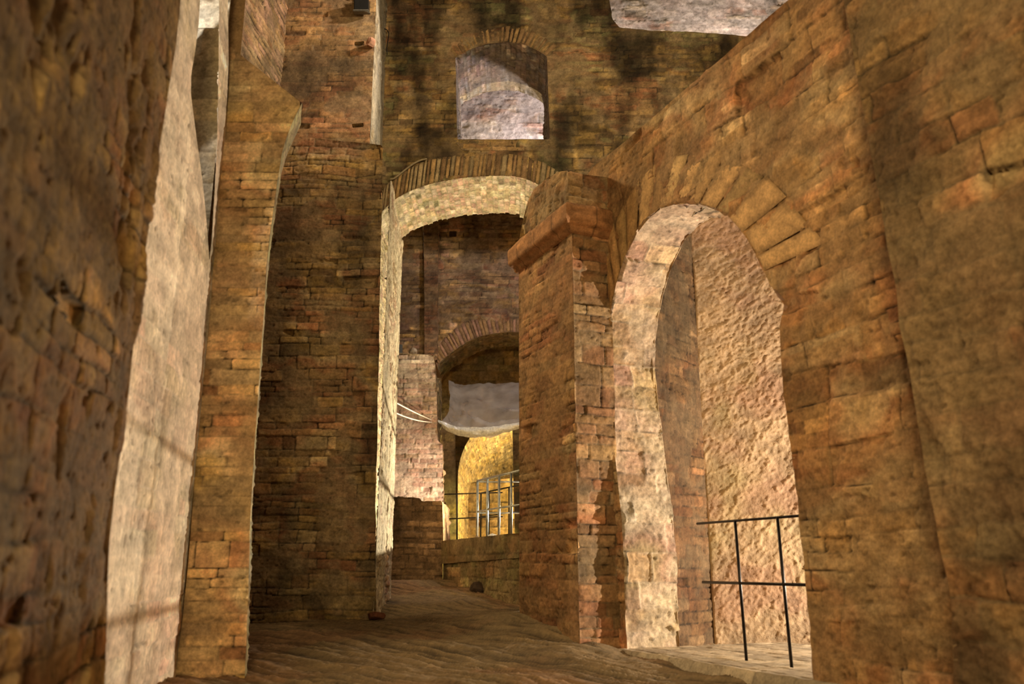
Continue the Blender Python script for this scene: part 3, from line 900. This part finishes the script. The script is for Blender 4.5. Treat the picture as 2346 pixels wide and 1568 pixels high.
m = Mesh()
m.patch(plK, np.array([[0, -.2], [4.2, -.2], [4.2, 4.15], [0, 4.15]]), [], .011, plaster(175), thick=.2)
structure(m.build('wall_alcove_back', MAT_PLASTER), 'bright rough plastered wall seen through the right arch')

# ================================================================== RIGHT PIER
corner = np.array([.513, 6.864])
dl = np.array([.066, 7.9]) - corner; dr = np.array([.832, 7.0]) - corner
plHl = Plane(corner, dl); plHr = Plane(corner, dr)
if plHl.n[0] > 0: plHl.n = -plHl.n
if plHr.n[1] > 0: plHr.n = -plHr.n
Ll, Lr = np.linalg.norm(dl), np.linalg.norm(dr)
z0, z1 = 3.43, 3.66
HST = masonry(seed=181, mortar=(.60, .46, .32), pal=[((.72, .57, .38), 4), ((.64, .49, .32), 3), ((.66, .44, .30), 2.4), (TAN, 1)], ch=(.055, .085, .15), bw=(.2, .42), joint=.009, wob=.02, rough=.014, smear=.66, soot=.14, jointdark=1.0)
m = Mesh()
m.patch(plHl, jitter([[0, -.1], [Ll, -.1], [Ll, z0 + .05], [0, z0 + .05]], .04, .010, 182), [], .012, HST)
HS2 = masonry(seed=183, pal=[(OCHRE, 4), (BROWN, 2), (RED, 2.8), (TAN, 1.5)], ch=(.06, .10, .18), bw=(.2, .42), joint=.010, wob=.02, rough=.013, smear=.42, soot=.12, jointdark=1.0)
m.patch(plHr, jitter([[0, -.1], [Lr + .02, -.1], [Lr + .02, z0 + .05], [0, z0 + .05]], .04, .010, 184), [], .011, HS2)
m.strip([plHl.at(Ll, -.1), plHl.at(Ll, z0)], [.32, .14, 0], .03, masonry(seed=185), flip=False)
# broken masonry above the cornice
up = plHl.hits([(1288, 490), (1190, 600), (1197, 545), (1206, 500), (1216, 462), (1232, 432), (1262, 408), (1290, 394), (1312, 388)])
up = [[a, max(b, z1 - .05)] for a, b in up]
up2 = plHr.hits([(1288, 490), (1300, 392), (1318, 398), (1342, 402), (1392, 380), (1400, 520)])
m.patch(plHl, jitter([[-.012, z1 - .05], [up[1][0], z1 - .05]] + up[2:8] + [[-.012, up2[1][1]]], .04, .006, 186), [], .014, masonry(seed=187, pal=BROWNS, ch=(.08, .14, .2), bw=(.14, .3), rough=.03, gouge=.05, soot=.3, wob=.06), off=.03)
m.patch(plHr, jitter([[-.032, z1 - .05], [Lr + .06, z1 - .05], [Lr + .06, up2[3][1] + .02], [.12, up2[2][1]], [-.032, up2[1][1]]], .04, .004, 188), [], .014, masonry(seed=189, pal=BROWNS, ch=(.08, .14, .2), bw=(.2, .3), rough=.02, soot=.15), off=.01)
m.strip([plHl.at(a, b, .03) for a, b in up[2:8]], [.35, .15, 0], .02, masonry(seed=190, rough=.03), flip=False)
pier = thing(m.build('brick_pier', MAT_WALL), 'reddish ochre brick pier with a projecting cornice beside the tall right arch', 'pier')
# cornice: moulded profile swept round the corner
prof = [(0.0, z0 - .02), (.03, z0 - .005), (.045, z0 + .03), (.085, z0 + .045), (.105, z0 + .07), (.11, z1 - .03), (.095, z1 - .005), (0.0, z1 + .01)]
pr = np.array(prof); seg = np.concatenate([[0], np.cumsum(np.linalg.norm(np.diff(pr, axis=0), axis=1))])
m = Mesh(); vs = []; cs = []
tt = np.linspace(0, seg[-1], 26); po = np.interp(tt, seg, pr[:, 0]); pz = np.interp(tt, seg, pr[:, 1])
nl, nr = plHl.n[:2], plHr.n[:2]
bis = nl + nr; bis = bis / (bis @ nl)
el = corner + dl * 1.02; er = corner + dr * 1.0
for end, nv_, sgn in ((el, nl, 1), (er, nr, -1)):
    ln = np.linalg.norm(end - corner); cnt_ = int(ln / .013); vs = []; cs = []
    for i in range(cnt_ + 1):
        k = i / cnt_
        for j in range(len(tt)):
            q = i * .013 * sgn
            nz = float(fbm(np.array([q * 11]), np.array([tt[j] * 22]), 191, 4)[0]) - .5
            nb = float(fbm(np.array([q * 2.6]), np.array([tt[j] * 2 + 4]), 195, 3)[0]) - .5
            ofs = po[j] + ((nz * .014 + nb * .020) if 0 < j < len(tt) - 1 else 0)
            dirv = bis if i == 0 else nv_ + (bis - nv_) * max(0, 1 - i * .013 / .10)
            mit = (bis - nv_) * max(0, 1 - k * ln / .11)
            bx = corner + (end - corner) * k + (nv_ + mit) * ofs
            vs.append((bx[0], bx[1], pz[j] + nb * .02))
            jn = .5 if abs((i * .013 % .37) - .18) < .007 else 1
            cs.append(lin((.66, .47, .31)) * (.9 + 1.2 * nz + .6 * nb) * jn)
    idx = np.arange(len(vs)).reshape(-1, len(tt))
    m.add(vs, np.stack([idx[:-1, :-1].ravel(), idx[1:, :-1].ravel(), idx[1:, 1:].ravel(), idx[:-1, 1:].ravel()], 1), np.clip(cs, .02, .9))
m.build('cornice', MAT_WALL, pier)

# ================================================================== NEAR RIGHT WALL
plJ = Plane((1.83, 3.8), FD)
if plJ.n @ np.array([-1, -1, 0]) < 0: plJ.n = -plJ.n
je = plJ.hits([(1915, -150), (1928, -20), (1944, 60), (1966, 200), (1990, 320), (2018, 480), (2048, 640), (2062, 750), (2084, 850), (2108, 1000), (2126, 1120),
               (2146, 1210), (2165, 1300), (2180, 1400), (2185, 1500), (2188, 1640)])
outJ = jitter(je + [[je[-1][0], -.2], [-2.6, -.2], [-2.6, je[0][1]]], .05, .010, 201)
m = Mesh()
m.patch(plJ, outJ, [], .010, masonry(seed=202, pal=[(OCHRE, 4), (BROWN, 4), (RED, 1.5), (TAN, 1)], ch=(.12, .2), bw=(.25, .45), joint=.012, rough=.024, smear=.66, soot=.40, gouge=.035, wob=.07, depth=.014, jointdark=.8, cont=.6))
m.strip([plJ.at(a, b) for a, b in jitter(je, .05, .01, 201, False)], -plJ.n * .37, .02, masonry(seed=203), flip=True)
structure(m.build('wall_right_near', MAT_WALL), 'rough brown rubble wall filling the right foreground')

# ================================================================== METALWORK
DARKIRON = plain_material('dark_iron', (.16, .14, .13), .35, .8)
STEEL = plain_material('galvanised_steel', (.72, .74, .74), .32, .85)
CABLE = plain_material('cable_sheath', (.62, .55, .42), .6)
BLACK = plain_material('black_plastic', (.09, .09, .09), .45)
WHITE = plain_material('white_plastic', (.82, .82, .80), .5)


def plane3(pl, px, py, off=0.0):
    return EYE + ray(px, py) * ((((pl.p + pl.n * off) - EYE) @ pl.n) / (ray(px, py) @ pl.n))


# near railing stands in the wall thickness of the right arch
plQ = Plane(np.array([1.69, 5.0]) - FN * .30, FD)
if plQ.n @ np.array([-1, -1, 0]) < 0: plQ.n = -plQ.n
rt0, rt1 = plane3(plQ, 1597, 1201), plane3(plQ, 1880, 1178)
zt_ = (rt0[2] + rt1[2]) / 2
mm0, mm1 = plane3(plQ, 1610, 1336), plane3(plQ, 1880, 1340)
zm_ = (mm0[2] + mm1[2]) / 2
rail = empty('railing', tuple(plQ.at(plQ.hit(1750, 1475)[0], zs)))
thing(rail, 'dark iron railing of thin bars across the foot of the tall right arch', 'railing')
ul, ur = plQ.hit(1597, 1201)[0], plQ.hit(1880, 1178)[0] - .15
tube([plQ.at(ul, zt_), plQ.at(ur, zt_)], .009, DARKIRON, 'top_rail', rail)
ul2 = plQ.hit(1610, 1336)[0]
tube([plQ.at(ul2, zm_), plQ.at(ur, zm_)], .010, DARKIRON, 'mid_rail', rail)
for a, b in ((1684, 1195), (1781, 1187)):
    u_ = plQ.hit(a, b)[0]
    ub_ = plQ.hit(1708 if a < 1700 else 1810, 1478)[0]
    tube([plQ.at(u_, zt_), plQ.at((u_ + ub_) / 2, (zt_ + zs) / 2), plQ.at(ub_, zs - .02)], .0105, DARKIRON, 'post', rail)

# rear railings: a front run along the parapet, a cross run, and thinner ones beyond
plT = Plane(A - FN * -0.0, -FD)
plT.n = plR2.n.copy(); plT.p = plR2.p - plR2.n * .12
b0 = plT.hit(1093, 1236)[0]; b3 = plT.hit(1171, 1229)[0]
ztr = plT.hit(1140, 1091)[1]; zmr = plT.hit(1140, 1165)[1]
rail2 = empty('railing', tuple(plT.at(b0, zp)))
thing(rail2, 'silvery steel railing along the top of the rear parapet', 'railing')
ux = plT.hit(1200, 1075)[0]
tube([plT.at(b0, ztr), plT.at(ux + .3, ztr)], .016, STEEL, 'top_rail', rail2)
tube([plT.at(b0, zmr), plT.at(ux + .3, zmr)], .013, STEEL, 'mid_rail', rail2)
for k in (1093, 1116, 1143, 1171):
    u_ = plT.hit(k, 1200)[0]
    tube([plT.at(u_, zp), plT.at(u_, ztr)], .017, STEEL, 'post', rail2)
# cross run, square to the first
pc = plT.at(b0, 0)
rail3 = empty('railing', (pc[0], pc[1], zp))
thing(rail3, 'thin steel cross railing running level behind the silvery railing', 'railing')
e3 = pc + np.array([1.0, -.02, 0]) * .80
for z_, nme in ((ztr - .01, 'top_rail'), (zmr - .02, 'mid_rail')):
    tube([(pc[0], pc[1] + .04, z_), (e3[0], e3[1] + .04, z_)], .010, STEEL, nme, rail3)
for t in (1.0,):
    q = pc + (e3 - pc) * t
    tube([(q[0], q[1] + .04, zp - .3), (q[0], q[1] + .04, ztr)], .010, STEEL, 'post', rail3)
# far dark runs
GREYIRON = plain_material('grey_iron', (.36, .34, .28), .5, .6)
plU = Plane((0, 16.2), (1, 0))
r4 = plU.hits([(990, 1134), (1090, 1129), (1015, 1190), (1090, 1184), (1047, 1131), (1047, 1240)])
zf = 1.0
rail4 = empty('railing', tuple(plU.at(r4[4][0], r4[5][1])))
thing(rail4, 'thin grey rail running left from the steel railing to the pale block', 'railing')
tube([plU.at(r4[0][0], r4[0][1]), plU.at(r4[1][0] + .5, r4[1][1])], .012, GREYIRON, 'top_rail', rail4)
tube([plU.at(r4[2][0], r4[2][1]), plU.at(r4[3][0] + .5, r4[3][1])], .012, GREYIRON, 'mid_rail', rail4)
tube([plU.at(r4[4][0], r4[4][1]), plU.at(r4[5][0], r4[5][1])], .016, GREYIRON, 'post', rail4)
plU2 = Plane(np.array([-.75, 17.2]), -FD)
r5 = plU2.hits([(1100, 1131), (1195, 1108), (1100, 1185), (1195, 1168), (1101, 1236), (1120, 1234), (1143, 1232), (1166, 1230)])
rail5 = empty('railing', tuple(plU2.at(r5[4][0], r5[4][1])))
thing(rail5, 'dark grey railing standing in the yellow chamber behind the silvery one', 'railing')
zt5 = r5[0][1]; zm5 = r5[2][1]
tube([plU2.at(r5[0][0], zt5), plU2.at(r5[1][0], zt5)], .014, GREYIRON, 'top_rail', rail5)
tube([plU2.at(r5[2][0], zm5), plU2.at(r5[3][0], zm5)], .012, GREYIRON, 'mid_rail', rail5)
for k in (4, 5, 6, 7):
    tube([plU2.at(r5[k][0], r5[4][1] - .15), plU2.at(r5[k][0], zt5)], .014, GREYIRON, 'post', rail5)

# ================================================================== PLASTIC SHEET and its cords
sheetm = bpy.data.materials.new('clear_plastic_sheet'); sheetm.use_nodes = True
nt = sheetm.node_tree; b = nt.nodes['Principled BSDF']
b.inputs['Base Color'].default_value = (.78, .76, .70, 1); b.inputs['Roughness'].default_value = .2
tr = nt.nodes.new('ShaderNodeBsdfTransparent'); tl = nt.nodes.new('ShaderNodeBsdfTranslucent'); tl.inputs[0].default_value = (.8, .78, .7, 1)
mx = nt.nodes.new('ShaderNodeMixShader'); mx.inputs[0].default_value = .35
mx2 = nt.nodes.new('ShaderNodeMixShader')
tcn = nt.nodes.new('ShaderNodeTexCoord'); nz = nt.nodes.new('ShaderNodeTexNoise'); nz.inputs['Scale'].default_value = 3.0; nz.inputs['Detail'].default_value = 4
nt.links.new(tcn.outputs['Object'], nz.inputs['Vector'])
mrr = nt.nodes.new('ShaderNodeMapRange'); mrr.inputs['To Min'].default_value = .12; mrr.inputs['To Max'].default_value = .72
nt.links.new(nz.outputs[0], mrr.inputs['Value']); nt.links.new(mrr.outputs[0], mx2.inputs[0])
out_ = nt.nodes['Material Output']
nt.links.new(b.outputs[0], mx.inputs[1]); nt.links.new(tl.outputs[0], mx.inputs[2])
nt.links.new(tr.outputs[0], mx2.inputs[1]); nt.links.new(mx.outputs[0], mx2.inputs[2]); nt.links.new(mx2.outputs[0], out_.inputs[0])


def at_depth(px, py, Y):
    r = ray(px, py); return EYE + r * (Y / r[1])


near = [at_depth(a, b_, y) for a, b_, y in ((1003, 969, 15.3), (1030, 983, 15.3), (1065, 991, 15.3), (1110, 992, 15.3), (1150, 986, 15.3), (1200, 974, 15.3), (1260, 950, 15.3))]
far = [at_depth(a, b_, y) for a, b_, y in ((1026, 876, 17.6), (1050, 878, 17.6), (1085, 880, 17.6), (1120, 880, 17.6), (1155, 879, 17.6), (1200, 877, 17.6), (1260, 874, 17.6))]
near = np.array(smooth_curve(near, 8)); far = np.array(smooth_curve(far, 8))
nc = len(near); nr_ = 40
vs = []; cs = []
for j in range(nr_ + 1):
    t = j / nr_
    for i in range(nc):
        s_ = i / (nc - 1)
        p = near[i] * (1 - t) + far[i] * t
        sag = -.30 * math.sin(math.pi * min(1, t * 1.15)) * (.4 + .6 * math.sin(math.pi * min(1, s_ + .1)))
        fold = .12 * math.sin(24 * (t * .9 + .55 * s_)) * math.exp(-((t - .35) / .3) ** 2) * (s_ > .2) + .03 * math.sin(18 * math.atan2(t - .0, s_ + .02)) * (1 - s_) * .8
        crumple = (float(fbm(np.array([s_ * 14.]), np.array([t * 14.]), 301, 3)[0]) - .5) * .10
        lip = .10 * max(0, 1 - t / .05) if t < .05 else 0
        vs.append((p[0] + .4 * crumple - (.12 * math.sin(math.pi * t) * (1 - s_)) * -1, p[1], p[2] + sag + fold + crumple * min(1, t * 8)))
m = Mesh(); idx = np.arange(len(vs)).reshape(nr_ + 1, nc)
m.add(vs, np.stack([idx[:-1, :-1].ravel(), idx[:-1, 1:].ravel(), idx[1:, 1:].ravel(), idx[1:, :-1].ravel()], 1), np.full((len(vs), 3), .8))
sheet = m.build('plastic_sheet', sheetm)
thing(sheet, 'translucent plastic sheet slung like a canopy under the second arch', 'plastic sheet')
# gathered bright hem
vs = []
for i in range(nc):
    s_ = i / (nc - 1)
    wdt = .17 * math.sin(math.pi * min(1, .02 + s_ * 1.1)) ** .5 + .01
    for k in range(9):
        t = k / 8
        cr_ = (float(fbm(np.array([s_ * 22.]), np.array([t * 5.]), 305, 3)[0]) - .5)
        vs.append((near[i][0] + .03 * cr_, near[i][1] - .05 * math.sin(math.pi * t) - .05 * cr_, near[i][2] + .02 - wdt * t + wdt * .45 + .04 * cr_))
m = Mesh(); idx = np.arange(len(vs)).reshape(nc, 9)
m.add(vs, np.stack([idx[:-1, :-1].ravel(), idx[1:, :-1].ravel(), idx[1:, 1:].ravel(), idx[:-1, 1:].ravel()], 1), np.full((len(vs), 3), .8))
hemm = plain_material('folded_plastic', (.86, .86, .80), .25)
hem = m.build('hem', hemm, sheet); hem['label'] = 'bright gathered front hem'
CORD = plain_material('white_cord', (.80, .74, .66), .6)
knot = at_depth(1003, 969, 15.3)
for k, (a, b_) in enumerate(((880, 908), (880, 934))):
    far_end = at_depth(a, b_, 13.0)
    pts = [knot * (1 - t) + far_end * t + np.array([0, 0, -.06 * math.sin(math.pi * t) * (.3 if k == 0 else 1)]) for t in np.linspace(0, 1, 14)]
    o = tube(pts, .011, CORD, 'cord')
    thing(o, ('upper' if k == 0 else 'lower') + ' of the two pale cords pulling the plastic sheet towards the broad pier', 'cord')
o = tube([at_depth(997, 925, 15.3) + np.array([0, -.0, 0]), knot], .012, CORD, 'cord')
thing(o, 'short upright cord tied above the left corner of the plastic sheet', 'cord')

# ================================================================== SMALL THINGS
# cable over the wide arch
pts = [plane3(plE, a, b_, .05) for a, b_ in smooth_curve([(893, 411), (905, 408), (925, 392), (945, 377), (962, 368), (978, 364)], 4)]
o = tube(pts, .014, CABLE, 'cable'); thing(o, 'pale cable curving over the left haunch of the wide arch', 'cable')
# bright conduit on far wall
pts = [plane3(plG, 973, 480, .06), plane3(plG, 973, 587, .06)]
o = tube(pts, .026, WHITE, 'conduit'); thing(o, 'short white vertical conduit on the far wall just below the wide arch', 'conduit')
pts = [plane3(plG, 972.5, 588, .05), plane3(plG, 974, 800, .05)]
o = tube(pts, .014, GREYIRON, 'conduit'); thing(o, 'thin brown conduit continuing down the far wall below the white one', 'conduit')


def bevel_box(name, cx, size, mat, rz=0, rx=0, bev=.01, parent=None):
    import bmesh
    bm = bmesh.new(); bmesh.ops.create_cube(bm, size=1)
    for v in bm.verts: v.co = Vector((v.co.x * size[0], v.co.y * size[1], v.co.z * size[2]))
    bmesh.ops.bevel(bm, geom=bm.edges[:], offset=bev, segments=2, affect='EDGES')
    me = bpy.data.meshes.new(name); bm.to_mesh(me); bm.free(); me.materials.append(mat)
    o = bpy.data.objects.new(name, me); scene.collection.objects.link(o)
    o.location = cx; o.rotation_euler = (rx, 0, rz)
    if parent is not None: o.parent = parent
    return o


# floodlight on the upper left wall
p = plane3(plD2, 829, 14, .12)
fl_ = empty('floodlight', tuple(p)); thing(fl_, 'small grey floodlight fixed high on the upper left wall at the top edge', 'floodlight')
fl_.rotation_euler = (.25, 0, 0)
GREYM = plain_material('painted_grey_metal', (.42, .40, .36), .5, .4)
bevel_box('housing', (0, 0, .0), (.19, .12, .16), BLACK, parent=fl_)
bevel_box('rim', (0, -.02, -.085), (.21, .13, .025), GREYM, parent=fl_, bev=.006)
bevel_box('bracket', (0, .07, .07), (.05, .10, .14), GREYM, parent=fl_, bev=.006)
# lamp resting on the pale block
p = at_depth(914, 802, 15.25); zk = k1[1][1]
sp = empty('spotlight', (p[0], p[1], zk + .0)); thing(sp, 'black spotlight lying on top of the pale brick block beside the broad pier', 'spotlight')
bevel_box('housing', (-.05, 0, .11), (.20, .2, .19), BLACK, parent=sp, rz=.3)
bevel_box('bracket', (-.05, 0, .015), (.16, .16, .03), BLACK, parent=sp, bev=.006)
import bmesh


def rock(name, loc, size, color, seed, mat=None, cut=True):
    bm = bmesh.new(); bmesh.ops.create_icosphere(bm, subdivisions=4, radius=1)
    r = np.random.RandomState(seed); ax = r.randn(9, 3); ax /= np.linalg.norm(ax, axis=1)[:, None]; lim = r.uniform(.55, .85, 9)
    for v in bm.verts:
        c = np.array(v.co)
        for a, l in zip(ax, lim):
            d = c @ a
            if d > l: c = c - a * (d - l)
        nzv = float(fbm(np.array([c[0] * 4 + seed]), np.array([c[1] * 4 + c[2] * 3.]), seed, 3)[0]) - .5
        c = c * (1 + .12 * nzv)
        v.co = Vector(c * np.array(size))
    me = bpy.data.meshes.new(name); bm.to_mesh(me); bm.free()
    at = me.attributes.new('tint', 'FLOAT_COLOR', 'POINT')
    at.data.foreach_set('color', np.tile(np.append(lin(color), 1), (len(me.vertices), 1)).astype(np.float32).ravel())
    for q in me.polygons: q.use_smooth = True
    me.materials.append(mat or MAT_WALL)
    o = bpy.data.objects.new(name, me); scene.collection.objects.link(o); o.location = loc
    return o


p = at_depth(925, 800, 15.2)
thing(rock('stone', (p[0] + .16, 15.25, zk + .07), (.09, .09, .09), (.66, .60, .5), 3), 'small pale rounded stone beside the black spotlight on the brick block', 'stone')
p = at_depth(850, 98, 9.82)
thing(rock('stone', tuple(p), (.07, .10, .06), (.74, .55, .45), 5), 'small pink stone jutting from a hole in the upper left wall', 'stone')
p = at_depth(1095, 1341, 12.1)
zf_ = float(floor_z(np.array([p[0]]), np.array([p[1]]))[0])
thing(rock('stone', (p[0], p[1], zf_ + .03), (.16, .12, .10), (.26, .20, .15), 8), 'dark stone lying at the foot of the rear parapet', 'stone')
p = at_depth(866, 1412, 9.42)
thing(rock('brick_fragment', (p[0] - .02, p[1], p[2] + .0), (.10, .07, .05), (.40, .24, .16), 9), 'reddish broken brick at the foot of the broad pier', 'brick')
p = plT.at(plT.hit(1108, 1228)[0], zp + .03, -.15)
thing(rock('stone', tuple(p), (.09, .08, .05), (.86, .84, .78), 12), 'small white stone on the rear parapet between the steel posts', 'stone')
# wires bunched under the crown of the right arch
base = plane3(plF, 1625, 486, -.12)
wb = empty('wire_bundle', tuple(base)); thing(wb, 'tangle of thin wires hanging at the crown of the tall right arch', 'wire')
rs = np.random.RandomState(6)
for k in range(5):
    a0 = plane3(plF, 1575 + rs.uniform(0, 20), 492 + rs.uniform(-3, 3), -.30)
    a1 = plane3(plF, 1663, 490 + rs.uniform(-3, 2), -.08)
    pts = [a0 * (1 - t) + a1 * t + np.array([0, 0, (.05 + .04 * rs.rand()) * math.sin(math.pi * t)]) + rs.uniform(-.01, .01, 3) for t in np.linspace(0, 1, 10)]
    tube(pts, .005, [BLACK, GREYIRON, CABLE][k % 3], 'wire', wb, seg=6)
# wire on the upper left edge
pts = [at_depth(a, b_, 11.25) for a, b_ in ((880, 66), (886, 68), (891, 76), (889, 90), (886, 110), (887, 125))]
thing(tube(pts, .007, BLACK, 'wire'), 'thin black wire curling from the grey-white edge of the upper left wall', 'wire')
